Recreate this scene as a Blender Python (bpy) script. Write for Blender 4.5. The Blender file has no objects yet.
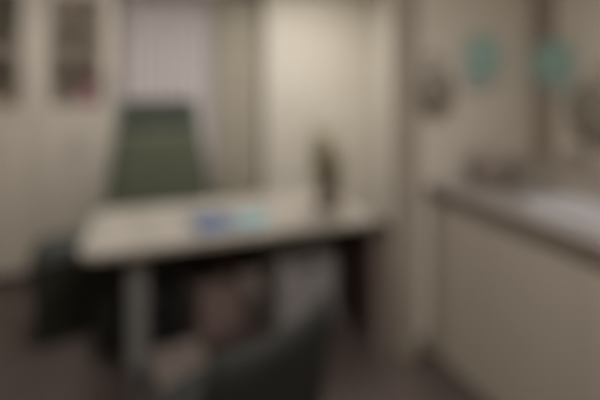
import bpy, bmesh, math, random
from mathutils import Vector, Matrix
R = math.radians
random.seed(7)
SC = bpy.context.scene
COL = SC.collection

# ------------------------------------------------------------------ camera
TH, FPX = R(22), 415.0
cam = bpy.data.cameras.new('camera')
cam.sensor_width = 36.0
cam.lens = FPX * 36.0 / 600.0
cam.clip_start = 0.02
co = bpy.data.objects.new('camera', cam)
co.location = (0, 0, 1.6)
co.rotation_euler = (R(90), 0, -TH)                       # held level; the frame is the lower part of the lens's view
cam.shift_y = -120 / 600
COL.objects.link(co)
SC.camera = co
# the photograph is thrown out of focus: the lens is focused close up, in front of everything
cam.dof.use_dof = True
cam.dof.focus_distance = 0.30
cam.dof.aperture_fstop = (cam.lens / 1000.0) / 0.0235

# ------------------------------------------------------------------ world, lights, exposure
w = bpy.data.worlds.new('evening_sky')
SC.world = w
w.use_nodes = True
w.node_tree.nodes['Background'].inputs[0].default_value = (0.55, 0.62, 0.78, 1)
w.node_tree.nodes['Background'].inputs[1].default_value = 0.35

def area(name, loc, rot, sx, sy, power, col):
    l = bpy.data.lights.new(name, 'AREA')
    l.shape = 'RECTANGLE'; l.size = sx; l.size_y = sy
    l.energy = power; l.color = col
    o = bpy.data.objects.new(name, l)
    o.location = loc; o.rotation_euler = rot
    COL.objects.link(o)
    return o
area('ceiling_lamp_light', (1.55, 3.05, 2.565), (0, 0, 0), 0.55, 0.55, 16, (1.0, 0.985, 0.965))
area('ceiling_lamp_light', (-0.35, 2.75, 2.565), (0, 0, 0), 0.55, 0.55, 14, (1.0, 0.99, 0.995))
area('ceiling_lamp_light', (0.55, 0.45, 2.565), (0, 0, 0), 0.55, 0.55, 25.5, (1.0, 0.99, 0.995))

SC.view_settings.view_transform = 'Standard'
SC.view_settings.look = 'None'
SC.view_settings.gamma = 1.0
SC.view_settings.use_curve_mapping = False
SC.view_settings.exposure = 0.0
SC.cycles.use_denoising = True

# ------------------------------------------------------------------ materials
def srgb(c):
    f = lambda v: v / 12.92 if v <= 0.04045 else ((v + 0.055) / 1.055) ** 2.4
    return tuple(f(x / 255.0) for x in c) + (1.0,)

def mat(name, c, rough=0.6, metal=0.0, var=0.08, scale=12.0, bump=0.0, wave=None, spec=0.4, stretch=None):
    m = bpy.data.materials.new(name)
    m.use_nodes = True
    nt = m.node_tree; b = nt.nodes['Principled BSDF']
    b.inputs['Roughness'].default_value = rough
    b.inputs['Metallic'].default_value = metal
    b.inputs['Specular IOR Level'].default_value = spec
    tc = nt.nodes.new('ShaderNodeTexCoord')
    mp = nt.nodes.new('ShaderNodeMapping')
    if stretch: mp.inputs['Scale'].default_value = stretch
    nt.links.new(tc.outputs['Object'], mp.inputs[0])
    if wave:
        n = nt.nodes.new('ShaderNodeTexWave'); n.inputs['Scale'].default_value = scale
        n.inputs['Distortion'].default_value = wave; n.inputs['Detail'].default_value = 3
    else:
        n = nt.nodes.new('ShaderNodeTexNoise'); n.inputs['Scale'].default_value = scale
        n.inputs['Detail'].default_value = 5
    nt.links.new(mp.outputs[0], n.inputs['Vector'])
    r = nt.nodes.new('ShaderNodeValToRGB')
    base = srgb(c)
    r.color_ramp.elements[0].position = 0.25; r.color_ramp.elements[1].position = 0.75
    r.color_ramp.elements[0].color = tuple(max(0, x * (1 - var)) for x in base[:3]) + (1,)
    r.color_ramp.elements[1].color = tuple(min(1, x * (1 + var)) for x in base[:3]) + (1,)
    fac = n.outputs['Fac'] if 'Fac' in n.outputs else n.outputs[0]
    nt.links.new(fac, r.inputs[0])
    nt.links.new(r.outputs[0], b.inputs['Base Color'])
    if bump:
        bp = nt.nodes.new('ShaderNodeBump'); bp.inputs['Strength'].default_value = bump
        bp.inputs['Distance'].default_value = 0.004
        nt.links.new(fac, bp.inputs['Height']); nt.links.new(bp.outputs[0], b.inputs['Normal'])
    return m

M = {}
M['wall'] = mat('wall_paint', (222, 215, 203), 0.85, scale=60, var=0.03, bump=0.1)
M['wall_taupe'] = mat('taupe_wall_paint', (230, 220, 205), 0.85, scale=60, var=0.03, bump=0.1)
M['ceiling'] = mat('ceiling_paint', (232, 230, 222), 0.9, scale=60, var=0.02)
M['floor'] = mat('mauve_brown_floor', (89, 77, 72), 0.7, scale=5, var=0.12, bump=0.05, spec=0.25)
M['skirting'] = mat('dark_red_brown_skirting', (74, 54, 48), 0.5, scale=10, var=0.15, stretch=(1, 1, 9))
M['cabinet'] = mat('warm_grey_cabinet_lacquer', (208, 198, 184), 0.5, scale=30, var=0.02)
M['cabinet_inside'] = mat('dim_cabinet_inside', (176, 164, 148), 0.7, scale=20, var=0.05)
M['metal'] = mat('brushed_grey_metal', (150, 150, 150), 0.4, metal=0.9, scale=40, var=0.06)
M['dull_metal'] = mat('dull_grey_metal', (150, 148, 144), 0.5, metal=0.2, scale=40, var=0.06)
M['sheer'] = mat('lavender_sheer_fabric', (224, 215, 216), 0.9, scale=200, var=0.03)
M['drape'] = mat('olive_brown_drape_fabric', (194, 186, 171), 0.95, scale=160, var=0.06, bump=0.2)
M['chair_fabric'] = mat('dark_green_chair_fabric', (88, 92, 74), 0.8, scale=220, var=0.15, bump=0.2)
M['chair_head'] = mat('charcoal_green_fabric', (72, 78, 68), 0.8, scale=220, var=0.15, bump=0.2)
M['chair_edge'] = mat('grey_green_plastic', (92, 104, 94), 0.5, scale=30, var=0.05)
M['black_plastic'] = mat('black_plastic', (34, 33, 30), 0.5, scale=30, var=0.1)
M['black_fabric'] = mat('black_chair_fabric', (42, 42, 39), 0.85, scale=220, var=0.18, bump=0.2)
M['desk_top'] = mat('pale_oak_laminate', (172, 164, 153), 0.45, scale=3, var=0.05, wave=3.0, stretch=(0.4, 3, 3))
M['desk_edge'] = mat('pale_oak_edge_band', (180, 169, 156), 0.5, scale=4, var=0.05)
M['dark_wood'] = mat('dark_red_brown_wood', (66, 50, 46), 0.5, scale=4, var=0.2, wave=4.0, stretch=(3, 3, 0.5))
M['maroon'] = mat('maroon_canvas', (140, 118, 113), 0.85, scale=120, var=0.12, bump=0.2)
M['grey_box'] = mat('mauve_grey_steel', (172, 166, 164), 0.5, scale=40, var=0.05)
M['blue'] = mat('blue_cover', (78, 100, 136), 0.5, scale=40, var=0.06)
M['cyan'] = mat('pale_cyan_paper', (130, 164, 168), 0.7, scale=60, var=0.04)
M['paper'] = mat('white_paper', (236, 232, 224), 0.8, scale=80, var=0.02)
M['pot'] = mat('dark_plum_ceramic', (156, 144, 132), 0.4, scale=20, var=0.12)
M['soil'] = mat('potting_soil', (50, 38, 30), 0.95, scale=90, var=0.4, bump=0.5)
M['leaf'] = mat('olive_brown_leaf', (182, 172, 144), 0.6, scale=30, var=0.22)
M['stem'] = mat('brown_stem', (150, 136, 108), 0.8, scale=30, var=0.15)
M['counter_front'] = mat('taupe_laminate', (176, 165, 150), 0.55, scale=4, var=0.03, wave=2.0, stretch=(4, 4, 0.3))
M['counter_top'] = mat('light_grey_worktop', (166, 158, 154), 0.4, scale=150, var=0.06)
M['counter_edge'] = mat('brown_worktop_edge', (120, 104, 90), 0.5, scale=20, var=0.08)
M['post'] = mat('shade_toned_post_paint', (172, 161, 146), 0.8, scale=60, var=0.03, bump=0.1)  # post colour lowered so that its shade is painted in
M['bin'] = mat('dark_green_black_plastic', (54, 57, 47), 0.55, scale=30, var=0.08)
M['footrest'] = mat('pale_beige_plastic', (152, 139, 130), 0.6, scale=30, var=0.04)
M['trim_wood'] = mat('tan_wood_trim', (164, 150, 134), 0.55, scale=4, var=0.08, wave=3.0, stretch=(4, 4, 0.4))
M['teal'] = mat('teal_terry_cloth', (166, 196, 184), 0.9, scale=220, var=0.12, bump=0.3)
M['teal_pale'] = mat('pale_teal_terry_cloth', (194, 202, 196), 0.9, scale=220, var=0.1, bump=0.3)
M['brown_leather'] = mat('taupe_brown_leather', (148, 139, 126), 0.6, scale=60, var=0.12, bump=0.2)
M['olive_leather'] = mat('dark_olive_leather', (146, 137, 122), 0.6, scale=60, var=0.12, bump=0.2)
M['wicker'] = mat('taupe_wicker', (170, 156, 144), 0.8, scale=50, var=0.25, wave=1.0, bump=0.5)
M['highlight_white'] = mat('highlight_white', (216, 212, 214), 0.25, scale=20, var=0.01)
M['pink'] = mat('rose_pink_card', (196, 120, 132), 0.6, scale=40, var=0.06)
M['frame_white'] = mat('white_window_paint', (230, 228, 224), 0.5, scale=30, var=0.02)
g = bpy.data.materials.new('clear_glass'); g.use_nodes = True
gb = g.node_tree.nodes['Principled BSDF']
gb.inputs['Transmission Weight'].default_value = 1.0; gb.inputs['Roughness'].default_value = 0.0
gb.inputs['IOR'].default_value = 1.1; gb.inputs['Base Color'].default_value = (0.96, 0.98, 0.96, 1)
M['glass'] = g
e = bpy.data.materials.new('lit_lamp_diffuser'); e.use_nodes = True
eb = e.node_tree.nodes['Principled BSDF']
eb.inputs['Emission Color'].default_value = (1, 0.93, 0.8, 1); eb.inputs['Emission Strength'].default_value = 3.0
M['lamp'] = e
BOOKS = [mat('book_cover', c, 0.7, scale=30, var=0.1) for c in
         ((150, 132, 112), (128, 114, 98), (164, 148, 128), (138, 120, 110), (118, 106, 94), (156, 140, 130))]

# ------------------------------------------------------------------ mesh helpers
def box(bm, x0, x1, y0, y1, z0, z1, bev=0.0, seg=2, mtx=None):
    r = bmesh.ops.create_cube(bm, size=1.0)
    vs = r['verts']
    for v in vs:
        v.co = Vector(((x0 + x1) / 2 + v.co.x * (x1 - x0), (y0 + y1) / 2 + v.co.y * (y1 - y0), (z0 + z1) / 2 + v.co.z * (z1 - z0)))
    if bev:
        es = list({ed for v in vs for ed in v.link_edges})
        rr = bmesh.ops.bevel(bm, geom=es, offset=bev, segments=seg, affect='EDGES', profile=0.5)
        vs = list({v for f in rr['faces'] for v in f.verts} | {v for v in vs if v.is_valid})
    if mtx is not None:
        bmesh.ops.transform(bm, matrix=mtx, verts=[v for v in vs if v.is_valid])
    return vs

def tube(bm, pts, r, n=10, cap=True):
    pts = [Vector(p) for p in pts]
    rs = r if isinstance(r, (list, tuple)) else [r] * len(pts)
    rings = []
    for i, p in enumerate(pts):
        d = (pts[min(i + 1, len(pts) - 1)] - pts[max(i - 1, 0)]).normalized()
        up = Vector((0, 0, 1)) if abs(d.z) < 0.9 else Vector((1, 0, 0))
        a = d.cross(up).normalized(); b = d.cross(a).normalized()
        rings.append([bm.verts.new(p + (a * math.cos(2 * math.pi * k / n) + b * math.sin(2 * math.pi * k / n)) * rs[i]) for k in range(n)])
    for r0, r1 in zip(rings, rings[1:]):
        for k in range(n):
            bm.faces.new((r0[k], r0[(k + 1) % n], r1[(k + 1) % n], r1[k]))
    if cap:
        bm.faces.new(rings[0][::-1]); bm.faces.new(rings[-1])

def lathe(bm, prof, n=32, c=(0, 0, 0)):
    rings = [[bm.verts.new((c[0] + r * math.cos(2 * math.pi * k / n), c[1] + r * math.sin(2 * math.pi * k / n), c[2] + z)) for k in range(n)] for r, z in prof]
    for r0, r1 in zip(rings, rings[1:]):
        for k in range(n):
            bm.faces.new((r0[k], r0[(k + 1) % n], r1[(k + 1) % n], r1[k]))
    bm.faces.new(rings[0][::-1]); bm.faces.new(rings[-1])

def slab(bm, outline, depth_fn, thick, nu=14, nv=14):
    """a curved cushion: outline(s, t) -> (x, z) with s, t in 0..1; depth_fn(s, t) -> y of its middle; closed and rounded at the rim"""
    def half(s, t):
        e = min(1.0, 4 * s * (1 - s) * 3.5) ** 0.5 * min(1.0, 4 * t * (1 - t) * 3.5) ** 0.5
        return thick / 2 * (0.25 + 0.75 * e)
    G = {}
    for side in (-1, 1):
        for i in range(nu + 1):
            for j in range(nv + 1):
                s, t = i / nu, j / nv
                x, z = outline(s, t)
                G[side, i, j] = bm.verts.new((x, depth_fn(s, t) + side * half(s, t), z))
    for i in range(nu):
        for j in range(nv):
            bm.faces.new((G[-1, i, j], G[-1, i + 1, j], G[-1, i + 1, j + 1], G[-1, i, j + 1]))
            bm.faces.new((G[1, i, j], G[1, i, j + 1], G[1, i + 1, j + 1], G[1, i + 1, j]))
    for i in range(nu):
        bm.faces.new((G[-1, i, 0], G[1, i, 0], G[1, i + 1, 0], G[-1, i + 1, 0]))
        bm.faces.new((G[-1, i, nv], G[-1, i + 1, nv], G[1, i + 1, nv], G[1, i, nv]))
    for j in range(nv):
        bm.faces.new((G[-1, 0, j], G[-1, 0, j + 1], G[1, 0, j + 1], G[1, 0, j]))
        bm.faces.new((G[-1, nu, j], G[1, nu, j], G[1, nu, j + 1], G[-1, nu, j + 1]))

def obj(name, bm, m, parent=None, smooth=False, loc=None, rz=0):
    bmesh.ops.recalc_face_normals(bm, faces=bm.faces)
    me = bpy.data.meshes.new(name)
    bm.to_mesh(me); bm.free()
    me.materials.append(m)
    if smooth:
        for p in me.polygons: p.use_smooth = True
    o = bpy.data.objects.new(name, me)
    COL.objects.link(o)
    if parent: o.parent = parent
    if loc: o.location = loc
    if rz: o.rotation_euler.z = rz
    return o

def bx(name, m, dims, parent=None, bev=0.004, **k):
    bm = bmesh.new(); box(bm, *dims, bev=bev)
    return obj(name, bm, m, parent, **k)

def struct(name, m, dims, bev=0.0):
    o = bx(name, m, dims, None, bev); o['kind'] = 'structure'; return o

def tag(o, label, cat, group=None):
    o['label'] = label; o['category'] = cat
    if group: o['group'] = group
    return o

def thing(name, label, cat, loc, rz=0, group=None):
    o = bpy.data.objects.new(name, None)
    COL.objects.link(o)
    o.empty_display_size = 0.1
    o.location = loc; o.rotation_euler.z = rz
    return tag(o, label, cat, group)

def copy_tree(o, parent=None):
    c = o.copy(); COL.objects.link(c)
    if parent: c.parent = parent
    for ch in [x for x in COL.objects if x.parent is o]:
        copy_tree(ch, c)
    return c

# ------------------------------------------------------------------ the room
XL, XR, YF, YB, ZC = -2.0, 2.50, -1.2, 4.40, 2.60
struct('floor', M['floor'], (XL - .1, XR + .1, YF - .1, YB + .1, -0.1, 0))
struct('ceiling', M['ceiling'], (XL - .1, XR + .1, YF - .1, YB + .1, ZC, ZC + 0.1))
struct('wall_left', M['wall'], (XL - .1, XL, YF, YB, 0, ZC))
struct('wall_right', M['wall_taupe'], (XR, XR + .1, YF, 2.04, 0, ZC))
struct('wall_right_back', M['wall'], (XR, XR + .1, 2.04, YB, 0, ZC))
struct('wall_front', M['wall'], (XL, XR, YF - .1, YF, 0, ZC))
WX0, WX1, WZ0, WZ1 = -0.06, 1.08, 0.95, 2.30
bm = bmesh.new()
box(bm, XL, WX0, YB, YB + .1, 0, ZC); box(bm, WX1, XR, YB, YB + .1, 0, ZC)
box(bm, WX0, WX1, YB, YB + .1, 0, WZ0); box(bm, WX0, WX1, YB, YB + .1, WZ1, ZC)
o = obj('wall_back', bm, M['wall']); o['kind'] = 'structure'
struct('wall_pillar', M['wall'], (1.27, XR, 4.10, YB, 0, ZC), 0.0)
struct('wall_partition', M['wall_taupe'], (1.53, XR, 1.99, 2.09, 0, ZC))
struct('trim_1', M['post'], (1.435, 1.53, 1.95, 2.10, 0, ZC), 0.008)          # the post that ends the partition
struct('trim_2', M['trim_wood'], (XR - 0.03, XR, 1.84, 1.985, 0.98, ZC), 0.004)
# window
wn = bpy.data.objects.new('window_1', None); COL.objects.link(wn); wn['kind'] = 'structure'
wn.location = (0, YB + 0.03, 0)
bm = bmesh.new()
for a, b_ in ((WX0, WX0 + .06), (WX1 - .06, WX1), (0.48, 0.54)):
    box(bm, a, b_, 0, 0.05, WZ0, WZ1, 0.004)
for a, b_ in ((WZ0, WZ0 + .06), (WZ1 - .06, WZ1)):
    box(bm, WX0 + .06, WX1 - .06, 0, 0.05, a, b_, 0.004)
obj('window_frame', bm, M['frame_white'], wn)
for a, b_ in ((WX0 + .06, .48), (.54, WX1 - .06)):
    bx('pane', M['glass'], (a, b_, 0.02, 0.03, WZ0 + .06, WZ1 - .06), wn, 0)
bx('window_sill', M['frame_white'], (WX0 - .04, WX1 + .04, -0.12, 0.0, WZ0 - .03, WZ0), wn, 0.006)
# skirtings
struct('baseboard_back', M['skirting'], (XL, 1.26, YB - 0.015, YB, 0, 0.09), 0.003)
struct('baseboard_left', M['skirting'], (XL, XL + .015, YF, YB, 0, 0.09), 0.003)
struct('baseboard_right', M['skirting'], (XR - .015, XR, 2.09, 4.10, 0, 0.09), 0.003)
struct('baseboard_pillar', M['skirting'], (1.26, XR - .015, 4.085, 4.10, 0, 0.09), 0.003)
struct('baseboard_partition', M['skirting'], (1.53, 1.60, 1.975, 1.99, 0, 0.09), 0.003)

# ceiling lamps (panel and frame; their light is set at the top)
for i, (x, y, lab) in enumerate(((1.55, 3.05, 'square white ceiling lamp above the back right corner by the pillar'),
                                 (-0.35, 2.75, 'square white ceiling lamp above the left end of the desk'),
                                 (0.55, 0.45, 'square white ceiling lamp nearest the side counter'))):
    t = thing('ceiling_lamp', lab, 'lamp', (x, y, ZC), 0, 'ceiling lamps')
    bm = bmesh.new()
    for s in (-1, 1):
        box(bm, -0.31, 0.31, s * 0.30 - 0.012, s * 0.30 + 0.012, -0.03, 0, 0.002)
        box(bm, s * 0.30 - 0.012, s * 0.30 + 0.012, -0.288, 0.288, -0.03, 0, 0.002)
    obj('lamp_frame', bm, M['frame_white'], t)
    bx('diffuser', M['lamp'], (-0.288, 0.288, -0.288, 0.288, -0.02, -0.002), t, 0)

# ------------------------------------------------------------------ curtains (waved cloth with thickness)
def curtain(x0, x1, z0, z1, waves, amp, m, name, label, y):
    t = thing(name, label, 'curtain', ((x0 + x1) / 2, y, z0))
    bm = bmesh.new(); n = waves * 10; hw = (x1 - x0) / 2; h = z1 - z0
    G = {}
    for i in range(n + 1):
        for j in range(9):
            a = 2 * math.pi * waves * i / n
            f = j / 8
            am = amp * (1.15 - 0.35 * f)
            yy = am * math.sin(a) + 0.3 * am * math.sin(2.3 * a + 1)
            for k, dy in ((0, -0.002), (1, 0.002)):
                G[i, j, k] = bm.verts.new((-hw + 2 * hw * i / n, yy + dy, h * f))
    for i in range(n):
        for j in range(8):
            bm.faces.new((G[i, j, 0], G[i + 1, j, 0], G[i + 1, j + 1, 0], G[i, j + 1, 0]))
            bm.faces.new((G[i, j, 1], G[i, j + 1, 1], G[i + 1, j + 1, 1], G[i + 1, j, 1]))
    for j in range(8):
        for i in (0, n):
            bm.faces.new((G[i, j, 0], G[i, j + 1, 0], G[i, j + 1, 1], G[i, j, 1]))
    for i in range(n):
        for j in (0, 8):
            bm.faces.new((G[i, j, 0], G[i, j, 1], G[i + 1, j, 1], G[i + 1, j, 0]))
    obj('cloth', bm, m, t, smooth=True)
    return t
curtain(-0.14, 0.78, 0.06, 2.44, 9, 0.020, M['sheer'], 'sheer_curtain', 'pale lavender sheer curtain hanging behind the office chair', 4.30)
curtain(0.755, 1.258, 0.04, 2.44, 5, 0.026, M['drape'], 'drape', 'olive brown drape hanging between the pale sheer curtain and the pillar', 4.235)
rail = thing('curtain_rail', 'slim white curtain rail above the sheer curtain and drape', 'curtain rail', (0.6, 4.28, 2.46))
bm = bmesh.new(); tube(bm, [(-0.73, 0, 0), (0.65, 0, 0)], 0.012); obj('rod', bm, M['frame_white'], rail, True)
for x in (-0.6, 0.6):
    bm = bmesh.new(); box(bm, x - .01, x + .01, 0, 0.12, -.015, .015, .003); obj('bracket', bm, M['frame_white'], rail)

# ------------------------------------------------------------------ glass-fronted bookcases along the back wall
BW, BY0, BY1, BH = 0.59, 3.90, 4.27, 2.40
def bookcase(xc, label):
    t = thing('bookcase', label, 'bookcase', (xc, BY0, 0), 0, 'glass fronted bookcases')
    h = BW / 2 - 0.001; d = BY1 - BY0
    bm = bmesh.new()
    box(bm, -h, -h + .02, .02, d, 0.06, BH); box(bm, h - .02, h, .02, d, .06, BH)
    box(bm, -h + .02, h - .02, .02, d, BH - .02, BH); box(bm, -h + .02, h - .02, .02, d, .06, .08)
    box(bm, -h + .02, h - .02, .02, d - .012, 1.325, 1.345)
    obj('carcass', bm, M['cabinet'], t)
    bx('back_panel', M['cabinet_inside'], (-h + .02, h - .02, d - .012, d, .08, BH - .02), t, 0)
    bx('plinth', M['skirting'], (-h, h, .05, d, 0, .06), t, 0.002)
    for z in (1.715, 2.06):
        bx('shelf', M['cabinet_inside'], (-h + .02, h - .02, .05, d - .012, z, z + .018), t, 0.001)
    # glazed door above
    dz0, dz1 = 1.30, BH - .01
    st = 0.103
    bm = bmesh.new()
    box(bm, -h + .003, -h + st, 0, .02, dz0, dz1, .003); box(bm, h - st, h - .003, 0, .02, dz0, dz1, .003)
    box(bm, -h + st, h - st, 0, .02, dz0, dz0 + .085, .003); box(bm, -h + st, h - st, 0, .02, dz1 - .08, dz1, .003)
    f = obj('glazed_door', bm, M['cabinet'], t)
    bx('pane', M['glass'], (-h + st, h - st, .008, .013, dz0 + .085, dz1 - .08), f, 0)
    bm = bmesh.new(); tube(bm, [(h - .04, 0, 1.52), (h - .04, -.03, 1.53), (h - .04, -.03, 1.63), (h - .04, 0, 1.64)], .005)
    obj('handle', bm, M['metal'], f, True)
    # two plain doors below
    for s in (-1, 1):
        a, b_ = (-h + .003, -.002) if s < 0 else (.002, h - .003)
        q = bx('cabinet_door', M['cabinet'], (a, b_, 0, .02, .07, dz0 - .005), t, .003)
        bm = bmesh.new(); tube(bm, [(s * .035, 0, 1.0), (s * .035, -.028, 1.01), (s * .035, -.028, 1.11), (s * .035, 0, 1.12)], .005)
        obj('handle', bm, M['metal'], q, True)
    return t
BCX = [-0.43, -1.02, -1.61]
bookcase(BCX[0], 'warm grey bookcase whose glass door shows a pink folder, beside the sheer curtain')
bookcase(BCX[1], 'warm grey glass fronted bookcase at the left edge of the photo')
bookcase(BCX[2], 'warm grey glass fronted bookcase in the back left corner of the room')

def book_proto(wd, ht, m):
    o = bpy.data.objects.new('book', None); COL.objects.link(o)
    bm = bmesh.new()
    box(bm, 0, .003, 0, .16, 0, ht); box(bm, wd - .003, wd, 0, .16, 0, ht); box(bm, .003, wd - .003, 0, .003, 0, ht)
    obj('cover', bm, m, o)
    bx('pages', M['paper'], (.003, wd - .003, .003, .155, .004, ht - .004), o, 0)
    return o
WHERE = {(0, 0): 'on the bottom shelf behind the glass beside the sheer curtain', (0, 1): 'on the middle shelf behind the glass beside the sheer curtain',
         (0, 2): 'on the top shelf behind the glass beside the sheer curtain',
         (1, 0): 'on the bottom shelf behind the glass at the left photo edge', (1, 1): 'on the middle shelf behind the glass at the left photo edge'}
protos = [(w_, h_, book_proto(w_, h_, BOOKS[i % len(BOOKS)])) for i, (w_, h_) in
          enumerate(((.030, .25), (.042, .27), (.025, .23), (.05, .26), (.036, .28), (.045, .24)))]
used = set()
def put_book(k, x, y, z, lab, grp):
    w_, h_, p = protos[k]
    o = p if k not in used else copy_tree(p)
    used.add(k)
    o.location = (x, y, z)
    tag(o, lab, 'book', grp)
for (b, s), wh in WHERE.items():
    x = BCX[b] - BW / 2 + .06 if b == 0 else BCX[b] - BW / 2 + .06
    xe = BCX[b] + BW / 2 - .06
    if (b, s) == (0, 0): xe = -0.395
    z = (1.345, 1.733, 2.078)[s]
    k = (b * 3 + s * 2) % 6
    while x + protos[k][0] < xe:
        put_book(k, x, BY0 + .07, z + .0005, 'brown spined book standing ' + wh, 'books ' + wh)
        x += protos[k][0] + .002
        k = (k + random.choice((1, 2, 5))) % 6
# pink folder box
t = thing('box_file', 'rose pink box file standing behind glass in the bookcase', 'box file', (-0.39, BY0 + .07, 1.3455))
bm = bmesh.new(); box(bm, 0, .075, 0, .2, 0, .25, .003); obj('case', bm, M['pink'], t)
bm = bmesh.new(); box(bm, .018, .057, -.002, .001, .12, .19); obj('spine_label', bm, M['paper'], t)
t = thing('box_file', 'dusky red box file beside the rose pink one behind glass', 'box file', (-0.31, BY0 + .07, 1.3455))
bm = bmesh.new(); box(bm, 0, .03, 0, .2, 0, .24, .003); obj('case', bm, M['maroon'], t)
bm = bmesh.new(); box(bm, .008, .022, -.002, .001, .12, .18); obj('spine_label', bm, M['paper'], t)

# ------------------------------------------------------------------ desk
DX0, DX1, DY0, DY1, DZ = -0.235, 1.405, 2.205, 2.94, 0.755
d = thing('desk', 'pale oak desk with grey metal leg and dark right end panel', 'desk', ((DX0 + DX1) / 2, (DY0 + DY1) / 2, 0), R(-3))
hw, hd = (DX1 - DX0) / 2, (DY1 - DY0) / 2
def rounded_plate(bm, x0, x1, y0, y1, z0, z1, r, n=8):
    pts = []
    for cx, cy, a0 in ((x1 - .01, y1 - .01, 0), (x0 + r, y1 - r, 90), (x0 + r, y0 + r, 180), (x1 - .01, y0 + .01, 270)):
        rr = r if cx < 0 else .01
        for k in range(n + 1):
            a = R(a0 + 90 * k / n)
            pts.append((cx + rr * math.cos(a), cy + rr * math.sin(a)))
    lo = [bm.verts.new((x, y, z0)) for x, y in pts]; hi = [bm.verts.new((x, y, z1)) for x, y in pts]
    bm.faces.new(lo[::-1]); bm.faces.new(hi)
    for i in range(len(pts)):
        j = (i + 1) % len(pts)
        bm.faces.new((lo[i], lo[j], hi[j], hi[i]))
bm = bmesh.new(); rounded_plate(bm, -hw, hw, -hd, hd, DZ - .012, DZ, .09); obj('desktop', bm, M['desk_top'], d)
bm = bmesh.new(); rounded_plate(bm, -hw + .001, hw - .001, -hd + .001, hd - .001, DZ - .034, DZ - .0125, .09); obj('edge_band', bm, M['desk_edge'], d)
lx = -hw + .27
bm = bmesh.new(); box(bm, lx - .05, lx + .05, -.20, -.08, .05, DZ - .036, .006); obj('leg', bm, M['dull_metal'], d)
bm = bmesh.new(); box(bm, lx - .04, lx + .04, -.34, -.05, .0, .05, .012); obj('foot', bm, M['metal'], d)
bm = bmesh.new(); box(bm, hw - .045, hw - .01, -hd + .03, hd - .03, 0, DZ - .036, .003); obj('end_panel', bm, M['dark_wood'], d)
bm = bmesh.new(); box(bm, lx + .05, hw - .045, .36, .378, .22, DZ - .036, .003); obj('modesty_panel', bm, M['dark_wood'], d)

# black drawer unit under the left half
t = thing('drawer_pedestal', 'black drawer pedestal under the left end of the desk', 'drawer unit', (0.10, 2.74, 0))
bx('body', M['black_plastic'], (-.30, .20, -.15, .15, .03, .62), t, .006)
for z0, z1 in ((.05, .22), (.23, .41), (.42, .60)):
    q = bx('drawer', M['black_plastic'], (-.295, .195, -.166, -.151, z0, z1), t, .003)
    bm = bmesh.new(); box(bm, -.12, .02, -.180, -.166, (z0 + z1) / 2 - .006, (z0 + z1) / 2 + .006, .002); obj('handle', bm, M['dull_metal'], q)
for x in (-.26, .16):
    for y in (-.11, .11):
        bm = bmesh.new(); tube(bm, [(x - .012, y, .016), (x + .012, y, .016)], .0155); obj('castor', bm, M['black_plastic'], t, True)

# ------------------------------------------------------------------ office chair behind the desk
c = thing('office_chair', 'dark green high backed office chair behind the desk', 'chair', (0.225, 3.26, 0), R(3))
def ol(s, t):
    wd = 0.395 - 0.095 * t ** 1.3
    if t > 0.9: wd *= 1 - 0.12 * ((t - .9) / .1) ** 2
    return ((s - .5) * 2 * wd, .52 + .68 * t)
def dy(s, t): return .24 + .10 * t - .07 * (1 - (2 * s - 1) ** 2) * .6
bm = bmesh.new(); slab(bm, ol, dy, .09); obj('backrest', bm, M['chair_fabric'], c, True)
bm = bmesh.new(); slab(bm, lambda s, t: ((s - .5) * 2 * (.30 - .03 * t), 1.205 + .24 * t), lambda s, t: .34 + .02 * t - .03 * (1 - (2 * s - 1) ** 2), .085)
obj('headrest', bm, M['chair_head'], c, True)
for s in (-1, 1):
    bm = bmesh.new(); tube(bm, [(s * .385, .27, .54), (s * .36, .31, .88), (s * .315, .35, 1.16), (s * .285, .37, 1.42)], .022, 10); obj('back_frame', bm, M['chair_edge'], c, True)
bm = bmesh.new(); box(bm, -.29, .29, -.27, .25, .43, .53, .04, 4); obj('seat', bm, M['chair_fabric'], c, True)
bm = bmesh.new(); box(bm, -.05, .05, .2, .33, .38, .56, .01); box(bm, -.12, .12, -.12, .22, .385, .428, .01); obj('mechanism', bm, M['black_plastic'], c)
for s in (-1, 1):
    bm = bmesh.new(); tube(bm, [(s * .25, .02, .41), (s * .40, .02, .42), (s * .43, .01, .55), (s * .43, 0, .685)], .018, 8)
    a = obj('armrest', bm, M['chair_edge'], c, True)
    bm = bmesh.new(); box(bm, s * .43 - .045, s * .43 + .045, -.2, .14, .685, .715, .014, 3); obj('arm_pad', bm, M['chair_fabric'], a, True)
bm = bmesh.new(); tube(bm, [(0, 0, .09), (0, 0, .25)], .03, 16); tube(bm, [(0, 0, .25), (0, 0, .385)], .018, 16); obj('gas_column', bm, M['black_plastic'], c, True)
bm = bmesh.new(); lathe(bm, [(.045, .07), (.05, .1), (.035, .125)], 20)
for k in range(5):
    a = 2 * math.pi * k / 5 + .3
    tube(bm, [(.03 * math.cos(a), .03 * math.sin(a), .1), (.30 * math.cos(a), .30 * math.sin(a), .07)], [.024, .016], 8)
obj('star_base', bm, M['black_plastic'], c, True)
for k in range(5):
    a = 2 * math.pi * k / 5 + .3
    x, y = .30 * math.cos(a), .30 * math.sin(a)
    bm = bmesh.new(); tube(bm, [(x - .025, y, .0285), (x + .025, y, .0285)], .028, 14); tube(bm, [(x, y, .03), (x, y, .075)], .008, 8)
    obj('castor', bm, M['black_plastic'], c, True)

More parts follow.
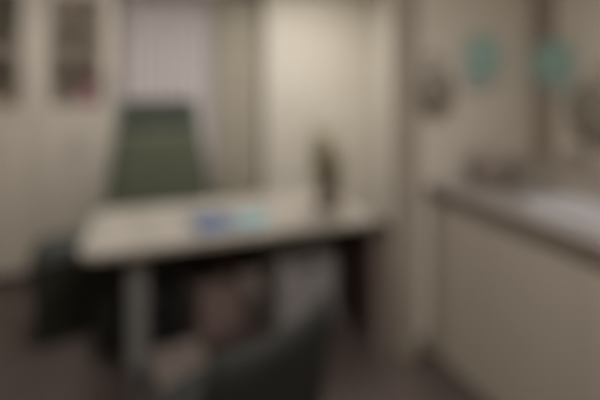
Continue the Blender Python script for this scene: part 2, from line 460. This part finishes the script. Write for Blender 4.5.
# ------------------------------------------------------------------ things on the desk
t = thing('book', 'blue covered book lying on the desk near its front edge', 'book', (0.44, 2.44, DZ + .0005), R(10))
bx('cover', M['blue'], (-.105, .105, -.148, .148, .018, .021), t, .001)
bx('cover', M['blue'], (-.105, .105, -.148, .148, 0, .003), t, .001)
bx('spine', M['blue'], (-.107, -.104, -.148, .148, 0, .021), t, .0005)
bx('pages', M['paper'], (-.103, .102, -.145, .145, .003, .018), t, 0)
t = thing('notepad', 'pale cyan notepad lying right of the blue book on the desk', 'notepad', (0.67, 2.44, DZ + .0005), R(-8))
bx('sheets', M['cyan'], (-.085, .085, -.13, .13, 0, .012), t, .001)
bm = bmesh.new()
for i in range(14):
    x = -.075 + i * .0115
    tube(bm, [(x, .125, .004), (x, .136, .001), (x, .142, .009), (x, .132, .015), (x, .122, .013)], .0012, 6)
obj('wire_binding', bm, M['metal'], t)

t = thing('potted_plant', 'olive brown leafy plant in a dark plum pot on the desk', 'plant', (1.20, 2.47, DZ + .0005))
bm = bmesh.new(); lathe(bm, [(.07, 0), (.078, .005), (.10, .13), (.106, .14), (.104, .146), (.094, .146), (.088, .13)], 32); obj('pot', bm, M['pot'], t, True)
bm = bmesh.new(); lathe(bm, [(.0875, .1305), (.085, .136), (.04, .141), (.004, .142)], 24); obj('soil', bm, M['soil'], t, True)
bs, bl = bmesh.new(), bmesh.new()
for k in range(34):
    a = random.uniform(0, 2 * math.pi); sp = random.uniform(.02, .11); hh = random.uniform(.22, .56)
    p0 = Vector((.03 * math.cos(a), .03 * math.sin(a), .135)); p2 = Vector((-.03 + sp * math.cos(a), sp * math.sin(a), hh)); p1 = (p0 + p2) / 2 + Vector((0, 0, .03))
    tube(bs, [p0, p1, p2], [.004, .003, .002], 6)
    for q in range(6):
        f = .3 + .7 * q / 5
        b0 = p0.lerp(p2, f); la = a + random.uniform(-1.6, 1.6); L = random.uniform(.06, .10)
        dv = Vector((math.cos(la), math.sin(la), random.uniform(.1, .9))).normalized()
        sd = dv.cross(Vector((0, 0, 1))).normalized() * L * .26; nn = sd.cross(dv).normalized() * .0012
        for sgn in (1,):
            mid = b0 + dv * L * .5 + Vector((0, 0, .006)); tip = b0 + dv * L + Vector((0, 0, -.008))
            up = [bl.verts.new(v + nn) for v in (b0, mid + sd, tip, mid - sd)]
            dn = [bl.verts.new(v - nn) for v in (b0, mid + sd, tip, mid - sd)]
            bl.faces.new(up); bl.faces.new(dn[::-1])
            for i in range(4):
                j = (i + 1) % 4
                bl.faces.new((up[j], up[i], dn[i], dn[j]))
obj('stems', bs, M['stem'], t, True)
obj('foliage', bl, M['leaf'], t)

# ------------------------------------------------------------------ under and beside the desk
def bag(t, w_, d_, h_, m):
    bm = bmesh.new()
    n = 20; prev = None; rings = []
    for j in range(9):
        f = j / 8
        kx = w_ / 2 * (1 - .12 * f ** 2); ky = d_ / 2 * (1 - .45 * f ** 1.5)
        ring = []
        for k in range(n):
            a = 2 * math.pi * k / n
            ca, sa = math.cos(a), math.sin(a)
            ring.append(bm.verts.new((kx * math.copysign(abs(ca) ** .5, ca), ky * math.copysign(abs(sa) ** .5, sa), h_ * f)))
        rings.append(ring)
    for r0, r1 in zip(rings, rings[1:]):
        for k in range(n): bm.faces.new((r0[k], r0[(k + 1) % n], r1[(k + 1) % n], r1[k]))
    bm.faces.new(rings[0][::-1]); bm.faces.new(rings[-1])
    obj('body', bm, m, t, True)
t = thing('tote_bag', 'dusky rose brown tote bag on the floor under the desk', 'bag', (0.51, 2.62, 0), R(14))
bag(t, .30, .16, .36, M['maroon'])
for s in (-1, 1):
    bm = bmesh.new(); tube(bm, [(-.08, s * .035, .33), (-.07, s * .04, .42), (0, s * .045, .46), (.07, s * .04, .42), (.08, s * .035, .33)], .008, 8); obj('strap', bm, M['maroon'], t, True)
t = thing('computer_tower', 'light grey computer tower under the desk beside the rose brown bag', 'computer', (1.05, 2.62, 0))
bx('case', M['grey_box'], (-.20, .20, -.17, .20, .012, .50), t, .006)
bx('front_panel', M['grey_box'], (-.19, .19, -.182, -.171, .02, .49), t, .004)
bx('drive_slot', M['black_plastic'], (-.12, .06, -.186, -.183, .40, .43), t, .001)
bm = bmesh.new(); tube(bm, [(.11, -.182, .42), (.11, -.188, .42)], .012, 14); obj('power_button', bm, M['metal'], t)
for x in (-.13, .13):
    for y in (-.13, .15):
        bm = bmesh.new(); tube(bm, [(x, y, 0), (x, y, .0118)], .015, 12); obj('rubber_foot', bm, M['black_plastic'], t)
t = thing('swing_bin', 'tall dark green black swing top bin on the floor left of the desk', 'bin', (-0.40, 3.02, 0), R(8))
bm = bmesh.new()
def ring4(z, hx_, hy_, r=.05, n=6):
    out = []
    for cx, cy, a0 in ((1, 1, 0), (-1, 1, 90), (-1, -1, 180), (1, -1, 270)):
        for k in range(n + 1):
            a = R(a0 + 90 * k / n)
            out.append(bm.verts.new((cx * (hx_ - r) + r * math.cos(a), cy * (hy_ - r) + r * math.sin(a), z)))
    return out
def loft(rs):
    for r0, r1 in zip(rs, rs[1:]):
        for k in range(len(r0)):
            q = (k + 1) % len(r0)
            bm.faces.new((r0[k], r0[q], r1[q], r1[k]))
    bm.faces.new(rs[0][::-1]); bm.faces.new(rs[-1])
loft([ring4(0, .15, .12), ring4(.01, .155, .125), ring4(.46, .185, .145), ring4(.465, .185, .145)]); obj('bucket', bm, M['bin'], t, True)
bm = bmesh.new(); loft([ring4(.4655, .19, .15), ring4(.50, .19, .15), ring4(.58, .15, .09), ring4(.60, .13, .06, .04)]); obj('hood', bm, M['bin'], t, True)
bm = bmesh.new(); box(bm, -.10, .10, -.006, .004, -.04, .04, .003, 2, Matrix.Translation((0, -.128, .54)) @ Matrix.Rotation(R(-37), 4, 'X')); obj('flap', bm, M['black_plastic'], t)

t = thing('footrest', 'pale beige slanted footrest on the floor beside the desk leg', 'footrest', (0.235, 2.33, 0), R(8))
bm = bmesh.new(); box(bm, -.14, .14, -.12, .12, -.009, .009, .006, 2, Matrix.Translation((0, 0, .075)) @ Matrix.Rotation(R(14), 4, 'X')); obj('tread', bm, M['footrest'], t)
for s_ in (-1, 1):
    bm = bmesh.new()
    v_ = [bm.verts.new((s_ * .12 + dx, y, z)) for dx in (-.006, .006) for y, z in ((-.11, 0), (.11, 0), (.11, .09), (-.11, .036))]
    bm.faces.new(v_[3::-1]); bm.faces.new(v_[4:])
    for k in range(4): bm.faces.new((v_[k], v_[(k + 1) % 4], v_[4 + (k + 1) % 4], v_[4 + k]))
    obj('side_bracket', bm, M['footrest'], t)

# ------------------------------------------------------------------ visitor chair in the foreground
v = thing('visitor_chair', 'black visitor chair in the foreground with its back to the camera', 'chair', (0.29, 1.46, 0), R(26))
def ol2(s, t):
    wd = .275 - .02 * t ** 3
    if t > .8: wd *= 1 - .10 * ((t - .8) / .2) ** 2
    return ((s - .5) * 2 * wd, .43 + .44 * t)
bm = bmesh.new(); slab(bm, ol2, lambda s, t: -.22 - .07 * t - .05 * (1 - (2 * s - 1) ** 2), .06); obj('backrest', bm, M['black_fabric'], v, True)
bm = bmesh.new(); box(bm, -.28, .28, -.20, .30, .345, .405, .028, 4); obj('seat', bm, M['black_fabric'], v, True)
for s in (-1, 1):
    bm = bmesh.new(); tube(bm, [(s * .235, .27, .012), (s * .235, .24, .34)], .013, 10); obj('leg', bm, M['black_plastic'], v, True)
    bm = bmesh.new(); tube(bm, [(s * .235, -.28, .012), (s * .235, -.20, .345), (s * .235, -.24, .56)], .013, 10); obj('leg', bm, M['black_plastic'], v, True)
    bm = bmesh.new(); tube(bm, [(s * .235, -.20, .333), (s * .235, .24, .333)], .011, 8); obj('side_rail', bm, M['black_plastic'], v, True)

# ------------------------------------------------------------------ side counter along the right wall
CX, CY0, CY1, CZ = 1.60, 0.20, 1.985, 0.995
wk = thing('counter', 'taupe cabinet counter with light grey worktop along the right wall', 'counter', ((CX + XR) / 2, (CY0 + CY1) / 2, 0))
hx, hy = (XR - CX) / 2, (CY1 - CY0) / 2
bx('carcass', M['counter_front'], (-hx + .045, hx - .001, -hy + .005, hy, 0.0, CZ - .0755), wk, .002)
bx('worktop', M['counter_top'], (-hx, hx - .001, -hy, hy, CZ - .012, CZ), wk, .002)
bx('worktop_edge', M['counter_edge'], (-hx + .001, hx - .001, -hy + .001, hy - .001, CZ - .075, CZ - .0125), wk, .004)
bx('upstand', M['counter_front'], (hx - .30, hx - .002, -hy, hy - .001, CZ + .0005, CZ + .11), wk, .004)
nd = 4; dw = (2 * hy - .01) / nd
for i in range(nd):
    a = -hy + .006 + i * dw
    q = bx('cabinet_door', M['counter_front'], (-hx + .026, -hx + .0445, a + .002, a + dw - .002, .02, CZ - .10), wk, .003)

# things standing on it
t = thing('wicker_basket', 'taupe wicker basket on the counter against the partition', 'basket', (1.95, 1.84, CZ + .0005))
bm = bmesh.new(); lathe(bm, [(.10, 0), (.115, .004), (.125, .14), (.128, .145), (.12, .145), (.11, .01)], 32); obj('basket_body', bm, M['wicker'], t, True)
bm = bmesh.new(); lathe(bm, [(.127, .1455), (.128, .152), (.09, .172), (.014, .18), (.011, .198), (.004, .20)], 32); obj('lid', bm, M['wicker'], t, True)
t = thing('storage_jar', 'dark taupe lidded jar on the counter ledge by the right wall', 'jar', (2.34, 1.60, CZ + .1105))
bm = bmesh.new(); lathe(bm, [(.055, 0), (.06, .004), (.062, .055), (.05, .068)], 28); obj('body', bm, M['wicker'], t, True)
bm = bmesh.new(); lathe(bm, [(.052, .0685), (.053, .08), (.02, .086), (.012, .097), (.004, .099)], 28); obj('lid', bm, M['brown_leather'], t, True)
t = thing('highlight_tray', 'flat white piece added as a bright reflection on the light counter top', 'highlight_tray', (1.90, 1.22, CZ + .0005), R(4))  # added piece, its white stands in for a bright reflection on the worktop
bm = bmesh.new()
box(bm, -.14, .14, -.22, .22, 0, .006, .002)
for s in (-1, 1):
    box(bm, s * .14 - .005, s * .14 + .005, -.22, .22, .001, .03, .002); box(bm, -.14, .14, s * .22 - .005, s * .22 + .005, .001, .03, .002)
obj('highlight_tray_body', bm, M['highlight_white'], t)
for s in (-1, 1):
    bm = bmesh.new(); tube(bm, [(-.05, s * .225, .02), (-.05, s * .25, .028), (.05, s * .25, .028), (.05, s * .225, .02)], .005, 8); obj('handle', bm, M['highlight_white'], t, True)

# ------------------------------------------------------------------ things hung on the partition and the right wall
def hook(parent, loc, out):
    bm = bmesh.new(); p = Vector(loc); o_ = Vector(out)
    tube(bm, [p, p + o_ * .035, p + o_ * .045 + Vector((0, 0, .02))], .005, 8)
    return obj('hook', bm, M['metal'], parent, True)
def hung_cloth(name, label, cat, loc, rz, w_, h_, m, m2, folds=3):
    """a folded towel hanging from a hook, local -y faces the room"""
    t = thing(name, label, cat, loc, rz)
    for part, mm, ww, hh, yo in (('front_layer', m, w_, h_, -.05), ('back_layer', m2, w_ * .84, h_ * 1.45, -.025)):
        bm = bmesh.new(); n = 24; mrows = 10; G = {}
        for i in range(n + 1):
            for j in range(mrows + 1):
                s = i / n; f = j / mrows
                half = ww / 2 * (.55 + .45 * min(1, f * 2.2) ** .7)
                x = (s - .5) * 2 * half
                y = yo + .010 * math.sin(s * folds * 2 * math.pi) * (0.4 + f * .6)
                for k, q in ((0, -.004), (1, .004)):
                    G[i, j, k] = bm.verts.new((x, y + q, -hh * f - .012 * math.sin(s * 5) * f))
        for i in range(n):
            for j in range(mrows):
                bm.faces.new((G[i, j, 0], G[i + 1, j, 0], G[i + 1, j + 1, 0], G[i, j + 1, 0]))
                bm.faces.new((G[i, j, 1], G[i, j + 1, 1], G[i + 1, j + 1, 1], G[i + 1, j, 1]))
        for j in range(mrows):
            for i in (0, n): bm.faces.new((G[i, j, 0], G[i, j + 1, 0], G[i, j + 1, 1], G[i, j, 1]))
        for i in range(n):
            for j in (0, mrows): bm.faces.new((G[i, j, 0], G[i, j, 1], G[i + 1, j, 1], G[i + 1, j, 0]))
        obj(part, bm, mm, t, True)
    bm = bmesh.new(); tube(bm, [(0, 0, -.01), (0, -.06, -.01), (0, -.07, .015)], .006, 8); obj('hook', bm, M['metal'], t, True)
    return t
hung_cloth('towel', 'teal towel hanging on the partition above the wicker basket', 'towel', (2.00, 1.99, 1.87), 0, .28, .22, M['teal'], M['teal_pale'])
hung_cloth('towel', 'teal towel hanging on the right wall beside the olive bag', 'towel', (XR, 1.83, 1.85), R(-90), .27, .24, M['teal'], M['teal_pale'])

def hung_bag(name, label, loc, rz, w_, d_, h_, m):
    t = thing(name, label, 'bag', loc, rz)
    bm = bmesh.new(); n = 24; rings = []
    for j in range(11):
        f = j / 10
        k_ = math.sin(math.pi * (.12 + .80 * f)) ** .55
        ring = []
        for k in range(n):
            a = 2 * math.pi * k / n; ca, sa = math.cos(a), math.sin(a)
            ring.append(bm.verts.new((w_ / 2 * k_ * math.copysign(abs(ca) ** .7, ca), -d_ / 2 - .004 + d_ / 2 * k_ * math.copysign(abs(sa) ** .7, sa), -.10 - h_ * f)))
        rings.append(ring)
    for r0, r1 in zip(rings, rings[1:]):
        for k in range(n): bm.faces.new((r0[k], r0[(k + 1) % n], r1[(k + 1) % n], r1[k]))
    bm.faces.new(rings[0][::-1]); bm.faces.new(rings[-1])
    obj('body', bm, m, t, True)
    bm = bmesh.new(); tube(bm, [(-w_ * .3, -d_ / 2, -.12), (-w_ * .15, -d_ / 2, -.03), (0, -.035, .004), (w_ * .15, -d_ / 2, -.03), (w_ * .3, -d_ / 2, -.12)], .007, 8); obj('strap', bm, m, t, True)
    bm = bmesh.new(); tube(bm, [(0, 0, -.01), (0, -.05, -.008), (0, -.06, .02)], .006, 8); obj('hook', bm, M['metal'], t, True)
    return t
hung_bag('shoulder_bag', 'taupe brown bag hanging on the partition beside the pale post', (1.625, 1.99, 1.75), 0, .26, .11, .23, M['brown_leather'])
hung_bag('shoulder_bag', 'dark olive bag hanging on the right wall above the counter', (XR, 1.50, 1.67), R(-90), .42, .13, .32, M['olive_leather'])
